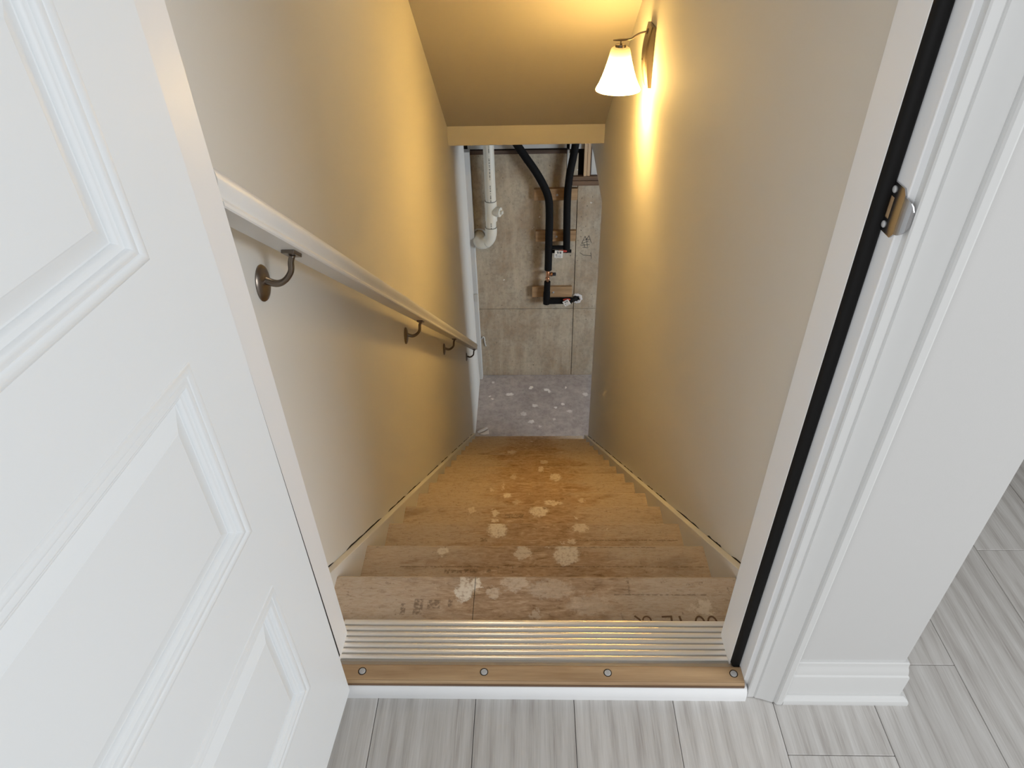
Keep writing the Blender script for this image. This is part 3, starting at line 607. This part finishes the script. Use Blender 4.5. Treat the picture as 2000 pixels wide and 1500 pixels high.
for yb, zb in ((1.081, 0.7115), (2.238, -0.1555), (3.222, -0.889), (4.372, -1.744)):
    xw = XL(yb)
    sz = HU(yb + 0.004) - 0.0065
    bm = NB(); pth = smooth_path([(xw + 0.005, yb, zb + 0.007), (xw + 0.026, yb, zb - 0.001), (xw + 0.043, yb + 0.001, zb + 0.005), (xw + 0.057, yb + 0.002, zb + 0.022), (xw + 0.061, yb + 0.003, sz - 0.012), (xw + 0.066, yb + 0.004, sz)], 5)
    n_ = len(pth); tube(bm, pth, [0.0086 - 0.0014 * min(1, i / (n_ * 0.5)) for i in range(n_)], 12, (1.0, 0.75), up=(0, 1, 0))
    br_o = obj('bracket', bm, M['nickel'], hr, smooth=True, label='brushed nickel rail bracket')
    bm = NB(); lathe(bm, [(0.030, 0.0), (0.0305, 0.002), (0.0285, 0.0052), (0.020, 0.0085), (0.010, 0.0098), (0.0005, 0.0102)], (xw, yb, zb), (1, 0, 0), 32)
    for v in bm.verts: v.co.z = zb + (v.co.z - zb) * 1.12
    autosmooth(obj('wall_plate', bm, M['nickel'], br_o), 0.8)
    bm = NB(); mtx = Matrix.Translation((xw + 0.065, yb + 0.004, sz + 0.0035)) @ Matrix.Rotation(-th_a, 4, 'X')
    add_box(bm, -0.0115, 0.0115, -0.021, 0.021, -0.004, 0.0026, 0.0012, mtx)
    obj('saddle', bm, M['nickel'], br_o)

# ------------------------------------------------------------------ wall sconce
YS = 2.897; XS = XR(YS); CX = 0.3475
sc = thing('wall_sconce', (XS, YS, 0.60), 'lit wall sconce with bell-shaped frosted glass shade on the right wall', 'wall lamp')
bm = NB(); rings = []
for i in range(15):
    t = i / 14; z = 0.594 + 0.214 * t; s_ = math.sin(PI * t)
    hw = 0.052 + 0.009 * abs(2 * t - 1) ** 2; tk = 0.015 + 0.016 * s_
    rings.append([(XS - 0.0003, YS - hw, z), (XS - tk * 0.75, YS - hw, z), (XS - tk, YS - hw + 0.006, z), (XS - tk - 0.003, YS, z), (XS - tk, YS + hw - 0.006, z), (XS - tk * 0.75, YS + hw, z), (XS - 0.0003, YS + hw, z)])
loft(bm, rings); autosmooth(obj('backplate', bm, M['nickel_shaded'], sc, label='bowed brushed nickel backplate'), 0.5)
bm = NB(); add_box(bm, XS - 0.0355, XS - 0.030, YS - 0.004, YS + 0.004, 0.684, 0.692, 0.001); obj('plate_hole', bm, M['dark'], sc)  # dark block standing in for the square hole in the plate
bm = NB(); pth = smooth_path([(XS - 0.018, YS, 0.784), (0.438, YS, 0.7835), (0.418, YS, 0.779), (0.400, YS, 0.770), (0.386, YS, 0.7605), (0.368, YS, 0.7575), (0.346, YS, 0.7570), (0.317, YS, 0.7560)], 5)
n_ = len(pth); tube(bm, pth, [0.0062 if i < n_ * 0.62 else 0.0062 + 0.002 * math.sin((i / n_ - 0.62) / 0.38 * PI) - 0.0035 * max(0, i / n_ - 0.85) / 0.15 for i in range(n_)], 12, (1.0, 0.55), up=(0, 1, 0))
lathe(bm, [(0.013, 0), (0.013, 0.006), (0.008, 0.010)], (XS - 0.018, YS, 0.784), (-1, 0, 0), 16)
autosmooth(obj('arm', bm, M['nickel'], sc), 0.7)
bm = NB(); lathe(bm, [(0.0035, 0.757), (0.0035, 0.744), (0.006, 0.742), (0.0205, 0.7415), (0.0215, 0.7395), (0.0215, 0.7315), (0.0205, 0.7305)], (CX, YS, 0), (0, 0, 1), 28)
autosmooth(obj('socket_cap', bm, M['nickel'], sc), 0.6)
# frosted glass glows (it is the lit lamp), a little less near its shoulder
m, nt, b = newmat('glowing_frosted_glass'); M['shade'] = m
sx = N(nt, 'ShaderNodeSeparateXYZ'); L(nt, objc(nt), sx.inputs[0])
mr = N(nt, 'ShaderNodeMapRange'); mr.inputs[1].default_value = 0.157; mr.inputs[2].default_value = 0.075; mr.inputs[3].default_value = 0.42; mr.inputs[4].default_value = 1.0; L(nt, sx.outputs[2], mr.inputs[0])
L(nt, ramp(nt, mr.outputs[0], [(0.55, (1.0, 0.57, 0.14)), (0.9, (1.0, 0.60, 0.17))]), b.inputs['Emission Color'])
SHADE_E = 76.0
L(nt, math_n(nt, 'MULTIPLY', math_n(nt, 'POWER', mr.outputs[0], 5.5), SHADE_E), b.inputs['Emission Strength'])
b.inputs['Base Color'].default_value = (0.8, 0.75, 0.65, 1); b.inputs['Roughness'].default_value = 0.4
out = [(0.0225, 0.7320), (0.0300, 0.7310), (0.0350, 0.7275), (0.0385, 0.7190), (0.0415, 0.7050), (0.0480, 0.6800), (0.0560, 0.6530), (0.0660, 0.6250), (0.0760, 0.6020), (0.0850, 0.5860), (0.0885, 0.5790), (0.0880, 0.5755)]
inn = [(r - 0.003, z + (0.001 if i else 0)) for i, (r, z) in enumerate(out)][::-1]
bm = NB(); lathe(bm, out + inn, (CX, YS, 0), (0, 0, 1), 40, caps=False); obj('shade', bm, M['shade'], sc, origin=(CX, YS, 0.575), smooth=True, label='glowing frosted glass bell shade')
m, nt, b = newmat('lamp_bulb'); M['bulb'] = m
b.inputs['Emission Color'].default_value = (1.0, 0.62, 0.19, 1); b.inputs['Emission Strength'].default_value = 420.0
bm = NB(); bmesh.ops.create_uvsphere(bm, u_segments=16, v_segments=10, radius=0.024, matrix=Matrix.Translation((CX, YS, 0.655)))
obj('bulb', bm, M['bulb'], sc, smooth=True)

# ------------------------------------------------------------------ basement: lumber and foil at the head of the concrete wall
def lumber(name, box, mat, label, cat='lumber', bev=0.002, group=None):
    bm = NB(); add_box(bm, *box, bev); return obj(name, bm, M[mat], label=label, cat=cat, group=group)
lumber('sill_plate', (-0.494, 0.291, YW - 0.012, YW + 0.018, -0.561, -0.530), 'plate', 'dark weathered sill plate lying along the top of the concrete wall')
lumber('foil_strip', (-0.512, 0.286, YW + 0.004, YW + 0.018, -0.5225, -0.40), 'foam', 'whitish insulation strip above the dark sill plate', 'insulation', 0.001)
lumber('bearing_plate', (0.336, 0.62, YW - 0.03, YW + 0.018, -0.7785, -0.7460), 'plate2', 'upper of two stacked brown boards under the pine studs')
lumber('bearing_plate', (0.338, 0.62, YW - 0.034, YW + 0.018, -0.8225, -0.7805), 'plate2', 'lower of two stacked brown boards, resting on the concrete')
lumber('wall_stud', (0.428, 0.4525, YW - 0.028, YW + 0.017, -0.7445, -0.40), 'stud', 'left one of two bright pine studs beside the dark pocket')
lumber('wall_stud', (0.4555, 0.4790, YW - 0.022, YW + 0.017, -0.7445, -0.40), 'stud', 'right one of two bright pine studs beside the dark pocket')
lumber('pocket_liner', (0.291, 0.3085, YW - 0.004, YW + 0.018, -0.79, -0.535), 'foam', 'torn whitish strip at the left edge of the dark pocket', 'insulation')
lumber('pocket_block', (0.481, 0.490, YW - 0.006, YW + 0.017, -0.7445, -0.40), 'plate', 'dark narrow block to the right of the pine studs')
lumber('foil_strip', (0.4905, 0.62, YW + 0.002, YW + 0.017, -0.7445, -0.40), 'foam', 'pale insulation sliver at the far right by the header', 'insulation')
lumber('foil_strip', (0.310, 0.4265, YW - 0.002, YW + 0.017, -0.5290, -0.40), 'foam', 'short pale strip over the dark pocket', 'insulation')

# mounting blocks
for (x0, x1, z0, z1, bx, lab) in ((0.0226, 0.3840, -0.9430, -0.8440, 0.215, 'highest of the three wood blocks behind the black pipes'), (0.0348, 0.3825, -1.3150, -1.2190, 0.215, 'middle of the three wood blocks behind the black pipes'), (0.0013, 0.3645, -1.8670, -1.7650, 0.195, 'lowest of the three wood blocks behind the black pipe elbow')):
    bm = NB(); add_box(bm, x0, x1, YW - 0.040, YW - 0.0032, z0, z1, 0.002)
    w = obj('mounting_block', bm, M['block'], label=lab, cat='wood block', group='wood blocks on the concrete wall')
    zb = (z0 + z1) / 2 - 0.002
    bm = NB(); lathe(bm, [(0.0105, 0), (0.0105, 0.0015), (0.006, 0.0018), (0.006, 0.006), (0.0004, 0.0065)], (bx, YW - 0.040, zb), (0, -1, 0), 14)
    obj('bolt', bm, M['screw'], w)

# black insulated water pipe
YP = 5.462
wp = thing('water_pipe', (0.15, YP, -1.95), 'black foam insulated water pipes with copper drain tee on the concrete wall', 'pipe')
def pipe(name, pts, r, mat, parent, sm=True, label=None, n=6, segs=18):
    bm = NB(); tube(bm, smooth_path([(x, y, z) for x, y, z in pts], n) if sm else pts, r, segs)
    return autosmooth(obj(name, bm, M[mat], parent, label=label), 0.8)
pipe('pipe_insulation', [(-0.215, YP, -0.28), (-0.1296, YP, -0.4318), (-0.0503, YP, -0.5543), (0.0353, YP, -0.6802), (0.1000, YP, -0.7962), (0.1395, YP, -0.897), (0.1504, YP, -1.0086), (0.1502, YP, -1.1925), (0.1478, YP, -1.3837), (0.1451, YP, -1.5673)], 0.0325, 'insul', wp)
pipe('pipe_insulation', [(0.374, YP, -0.28), (0.3568, YP, -0.4196), (0.3407, YP, -0.5399), (0.3129, YP, -0.7054), (0.3004, YP, -0.8554), (0.2981, YP, -1.0106), (0.3007, YP, -1.1945), (0.3040, YP, -1.392)], 0.0310, 'insul', wp)
pipe('pipe_insulation', [(0.165, YP, -1.352), (0.318, YP, -1.352)], 0.0165, 'insul', wp, False)
pipe('valve_body', [(0.172, YP, -1.3905), (0.345, YP, -1.3890)], 0.0150, 'insul', wp, False)
bm = NB(); tube(bm, smooth_path([(0.236, YP - 0.030, -1.3735), (0.27, YP - 0.034, -1.372), (0.305, YP - 0.032, -1.374)], 4), [0.006] + [0.0105] * 6 + [0.009, 0.005], 10, (1, 0.6), up=(0, 0, 1))
obj('valve_handle', bm, M['red'], wp, smooth=True, label='red lever handle')
pipe('copper_pipe', [(0.1440, YP, -1.555), (0.1398, YP, -1.700)], 0.0115, 'copper', wp, False)
bm = NB(); lathe(bm, [(0.0155, -0.026), (0.0165, -0.024), (0.0165, 0.024), (0.0155, 0.026)], (0.1425, YP, -1.612), (0, 0, 1), 18)
lathe(bm, [(0.0150, 0.0), (0.0150, 0.022), (0.0205, 0.024), (0.0205, 0.040), (0.017, 0.042)], (0.1425, YP, -1.612), (1, 0, 0), 18)
lathe(bm, [(0.0180, -0.010), (0.0195, -0.006), (0.0195, 0.006), (0.0180, 0.010)], (0.1405, YP, -1.655), (0, 0, 1), 18)
autosmooth(obj('copper_tee', bm, M['copper'], wp, label='copper drain tee'), 0.6)
bm = NB(); lathe(bm, [(0.0135, 0), (0.0150, 0.003), (0.0150, 0.028), (0.012, 0.031)], (0.184, YP, -1.612), (1, 0, 0), 14); autosmooth(obj('drain_cap', bm, M['ink'], wp, label='black drain cap'), 0.6)
pipe('pipe_insulation', [(0.1398, YP, -1.686), (0.1360, YP, -1.800), (0.1330, YP, -1.9130)], [0.0285] * 6 + [0.031] * 7, 'insul', wp)
pipe('pipe_insulation', [(0.1050, YP, -1.8860), (0.300, YP, -1.8840), (0.362, YP, -1.8835)], 0.0300, 'insul', wp, False)
pipe('valve_body', [(0.350, YP, -1.8830), (0.375, YP + 0.01, -1.882), (0.398, YP + 0.05, -1.890), (0.405, YW + 0.01, -1.902)], 0.0220, 'insul', wp, True)
bm = NB(); tube(bm, smooth_path([(0.282, YP - 0.034, -1.8560), (0.315, YP - 0.036, -1.8500), (0.348, YP - 0.034, -1.8535)], 4), [0.005] + [0.0095] * 6 + [0.008, 0.004], 10, (1, 0.6), up=(0, 0, 1))
obj('valve_handle', bm, M['red'], wp, smooth=True, label='red lever handle')
bm = NB(); lathe(bm, [(0.0530, 0.0), (0.0500, 0.004), (0.038, 0.009), (0.0260, 0.006), (0.0250, 0.0)], (0.4128, YW - 0.003, -1.905), (0, -1, 0), 26)
for v in bm.verts: v.co.x += 0.004 * math.sin(v.co.z * 170); v.co.z += 0.004 * math.sin(v.co.x * 210)
obj('mortar_collar', bm, M['plaster'], wp, smooth=True, label='rough mortar collar where the pipe enters the wall')
# paper tags
def card(name, c, w, h, rot, label, lines):
    mtx = Matrix.Translation(c) @ Matrix.Rotation(rot, 4, 'Y')
    bm = NB(); add_box(bm, -w / 2, w / 2, -0.0006, 0.0006, -h, 0, 0.0003, mtx)
    t = obj(name, bm, M['paper'], origin=c, label=label, cat='tag', group='tags on the water pipe')
    bm = NB()
    for (x0, x1, z0, z1) in lines: add_box(bm, x0 * w, x1 * w, -0.0011, -0.0007, -z1 * h, -z0 * h, 0, mtx)
    obj('tag_print', bm, M['ink'], t); return t
LN = [(-0.25, -0.02, 0.14, 0.24), (0.05, 0.30, 0.14, 0.24), (-0.20, 0.0, 0.29, 0.40), (0.08, 0.30, 0.29, 0.40), (-0.36, -0.31, 0.52, 0.70), (-0.22, -0.17, 0.52, 0.70), (-0.36, -0.17, 0.59, 0.64), (-0.08, 0.30, 0.59, 0.63), (-0.30, -0.20, 0.80, 0.88), (-0.12, -0.02, 0.80, 0.88), (0.05, 0.15, 0.80, 0.88), (0.2, 0.3, 0.80, 0.88)]
card('paper_tag', Vector((0.237, YP - 0.042, -1.3620)), 0.072, 0.070, 0.07, 'upright white tag hanging from the upper red valve handle', LN)
card('paper_tag', Vector((0.302, YP - 0.046, -1.8570)), 0.058, 0.056, -0.52, 'tilted white tag hanging at the lower valve near the mortar collar', LN)

# white PVC drain
YD = 5.440
dp = thing('drain_pipe', (-0.38, YD, -1.36), 'white plastic drain pipe with cleanout turning into the concrete on the left', 'pipe')
m, nt, b = newmat('printed_pvc'); M['pvcp'] = m
n_ = noise(nt, pos(nt), 40, 2); b.inputs['Roughness'].default_value = 0.35
sx = N(nt, 'ShaderNodeSeparateXYZ'); L(nt, objc(nt), sx.inputs[0])
cell = noise(nt, mapping(nt, pos(nt), (0.01, 0.01, 95)), 1.0, 1); blk = noise(nt, mapping(nt, pos(nt), (0.01, 0.01, 9)), 1.0, 1)
msk = math_n(nt, 'MULTIPLY', ramp(nt, cell.outputs[0], [(0.44, (0, 0, 0)), (0.5, (1, 1, 1))]), ramp(nt, blk.outputs[0], [(0.40, (0, 0, 0)), (0.46, (1, 1, 1))]))
band = math_n(nt, 'LESS_THAN', math_n(nt, 'ABSOLUTE', math_n(nt, 'SUBTRACT', sx.outputs[0], 0.004)), 0.0042)
msk = math_n(nt, 'MULTIPLY', msk, math_n(nt, 'MULTIPLY', band, math_n(nt, 'LESS_THAN', sx.outputs[1], 0.0)))
L(nt, mixc(nt, math_n(nt, 'MULTIPLY', msk, 0.8), (0.70, 0.68, 0.60), (0.08, 0.075, 0.07)), b.inputs['Base Color'])
bm = NB(); tube(bm, [(-0.3375, YD, -0.20), (-0.3365, YD, -0.93)], 0.0440, 28); autosmooth(obj('pipe', bm, M['pvcp'], dp, origin=(-0.3370, YD, -0.93)), 0.8)
bm = NB()
lathe(bm, [(0.0445, 0.004), (0.0505, 0.004), (0.0505, -0.052), (0.0490, -0.060), (0.0490, -0.115), (0.0508, -0.122), (0.0508, -0.170), (0.0445, -0.170)], (-0.3385, YD, -0.918), (0, 0, 1), 28)
lathe(bm, [(0.030, 0.02), (0.036, 0.040), (0.041, 0.052), (0.041, 0.078), (0.036, 0.080)], (-0.3385, YD - 0.006, -0.999), (0.92, -0.38, 0), 24)
dt = autosmooth(obj('cleanout_tee', bm, M['pvc'], dp), 0.5)
bm = NB(); lathe(bm, [(0.036, 0.078), (0.040, 0.080), (0.040, 0.087), (0.030, 0.0875)], (-0.3385, YD - 0.006, -0.999), (0.92, -0.38, 0), 24)
d_ = Vector((0.92, -0.38, 0)).normalized(); mtx = Matrix.Translation(Vector((-0.3385, YD - 0.006, -0.999)) + d_ * 0.098) @ d_.to_track_quat('Z', 'Y').to_matrix().to_4x4()
add_box(bm, -0.014, 0.014, -0.014, 0.014, -0.011, 0.011, 0.002, mtx); autosmooth(obj('cleanout_plug', bm, M['pvc'], dt, label='square-headed cleanout plug'), 0.5)
bm = NB(); tube(bm, [(-0.3415, YD, -1.08), (-0.3435, YD, -1.16)], 0.0440, 28); autosmooth(obj('pipe', bm, M['pvcp'], dp, origin=(-0.3425, YD, -1.16)), 0.8)
bm = NB(); pth = smooth_path([(-0.3440, YD, -1.148), (-0.3460, YD, -1.205), (-0.3580, YD + 0.002, -1.252), (-0.3900, YD + 0.01, -1.292), (-0.4230, YD + 0.02, -1.308)], 6)
tube(bm, pth, [0.0505] * 8 + [0.0485] * (len(pth) - 8), 28); autosmooth(obj('elbow', bm, M['pvc'], dp), 0.8)
bm = NB(); pth = smooth_path([(-0.400, YD + 0.012, -1.298), (-0.4380, YD + 0.020, -1.305), (-0.4560, YD + 0.040, -1.293), (-0.4600, YD + 0.075, -1.281), (-0.4600, YW + 0.02, -1.278)], 6)
tube(bm, pth, [0.0500] * len(pth), 28); autosmooth(obj('elbow', bm, M['pvc'], dp), 0.8)
def tor(bm, c, ax, R, r, n=28, k=6):
    ax = Vector(ax).normalized(); a = ax.orthogonal().normalized(); b_ = ax.cross(a); c = Vector(c); rings = []
    for i in range(n + 1):
        t = 2 * PI * i / n; rd = a * math.cos(t) + b_ * math.sin(t)
        rings.append([c + rd * (R + r * math.cos(2 * PI * j / k)) + ax * r * math.sin(2 * PI * j / k) for j in range(k)])
    return loft(bm, rings, caps=False)
for c_, ax_, R_, r_ in (((-0.3385, YD, -0.9125), (0, 0, 1), 0.0455, 0.0016), ((-0.344, YD, -1.1465), (0, 0, 1), 0.0455, 0.0016), ((-0.389, YD + 0.01, -1.2915), (-0.85, 0.15, -0.5), 0.0485, 0.0009)):
    bm = NB(); tor(bm, c_, ax_, R_, r_); obj('joint_ring', bm, M['ink'], dp, label='dark primer ring at a joint')
bm = NB(); lathe(bm, [(0.062, 0), (0.060, 0.006), (0.052, 0.010), (0.0495, 0.004)], (-0.4560, YW - 0.001, -1.262), (0, -1, 0), 26, caps=False); obj('wall_collar', bm, M['sealant'], dp, smooth=True)

# scrawled pencil marks on the concrete
def wstroke(segs, x0, z0, y, w, nm, label):
    bm = NB()
    for (xa, za, xb, zb) in segs:
        A = Vector((x0 + xa, y, z0 + za)); B = Vector((x0 + xb, y, z0 + zb)); d = B - A; n2 = Vector((-d.z, 0, d.x)).normalized() * w / 2; o2 = Vector((0, -0.0007, 0))
        loft(bm, [[A - n2, A + n2, A + n2 + o2, A - n2 + o2], [B - n2, B + n2, B + n2 + o2, B - n2 + o2]])
    obj(nm, bm, M['pencil'], wb, label=label)
wstroke([(-0.04, -0.02, -0.012, 0.05), (-0.012, 0.05, 0.0, 0.012), (0.0, 0.012, 0.02, 0.055), (0.02, 0.055, 0.045, -0.015), (-0.04, -0.02, 0.02, 0.005), (-0.03, 0.012, 0.03, 0.02), (0.0, 0.03, 0.012, -0.05), (-0.05, -0.035, 0.03, -0.03), (-0.03, -0.055, 0.02, -0.06), (-0.02, -0.02, -0.01, -0.06)], 0.478, -1.335, YW - 0.003, 0.0045, 'pencil_scrawl', 'scrawled pencil marks')
wstroke([(-0.055, 0.02, -0.02, -0.005), (-0.02, -0.005, 0.045, -0.012), (0.042, 0.02, 0.05, -0.04)], 0.480, -1.462, YW - 0.003, 0.0045, 'pencil_scrawl', 'scrawled pencil marks')

# scraps on the basement floor and on the wall
def scrap(name, pts, z, h, label, cat='scrap', mat='plaster', group='plaster scraps on the basement floor'):
    bm = NB(); prism_z(bm, pts, z, z + h); bmesh.ops.bevel(bm, geom=bm.edges[:], offset=h * 0.2, segments=1, affect='EDGES')
    return obj(name, bm, M[mat], label=label, cat=cat, group=group)
scrap('drywall_scrap', [(-0.500, 4.672), (-0.462, 4.700), (-0.418, 4.735), (-0.405, 4.722), (-0.440, 4.690), (-0.492, 4.655)], ZF + 0.0005, 0.012, 'long broken drywall scrap on the floor at the left wall')
scrap('drywall_scrap', [(-0.480, 4.636), (-0.430, 4.664), (-0.398, 4.700), (-0.392, 4.640), (-0.440, 4.628)], ZF + 0.0005, 0.009, 'flat drywall scrap nearest the last step on the left')
bm = NB(); prism_x(bm, [(4.305, ZF + 0.14), (4.345, ZF + 0.14), (4.345, ZF), (4.305, ZF)], sr(4.31) - 0.004, XR(4.3)); obj('skirt_offcut', bm, M['plaster'], label='pale chipped offcut at the end of the right skirt board', cat='scrap')
bm = NB(); tube(bm, smooth_path([(-0.488, YW - 0.004, -2.345), (-0.474, YW - 0.010, -2.318), (-0.462, YW - 0.008, -2.330), (-0.458, YW - 0.006, -2.385), (-0.450, YW - 0.006, -2.425)], 5), 0.0065, 8)
obj('caulk_drip', bm, M['foam'], smooth=True, label='bent white drip low on the concrete near the left corner', cat='drip')  # white drip on the concrete, shaped as a bent tube
bm = NB(); add_box(bm, -0.528, -0.4925, 5.445, 5.468, -1.880, -1.805, 0.003)
obj('foam_block', bm, M['foam'], label='small white foam block in the left corner at mid-height', cat='foam')
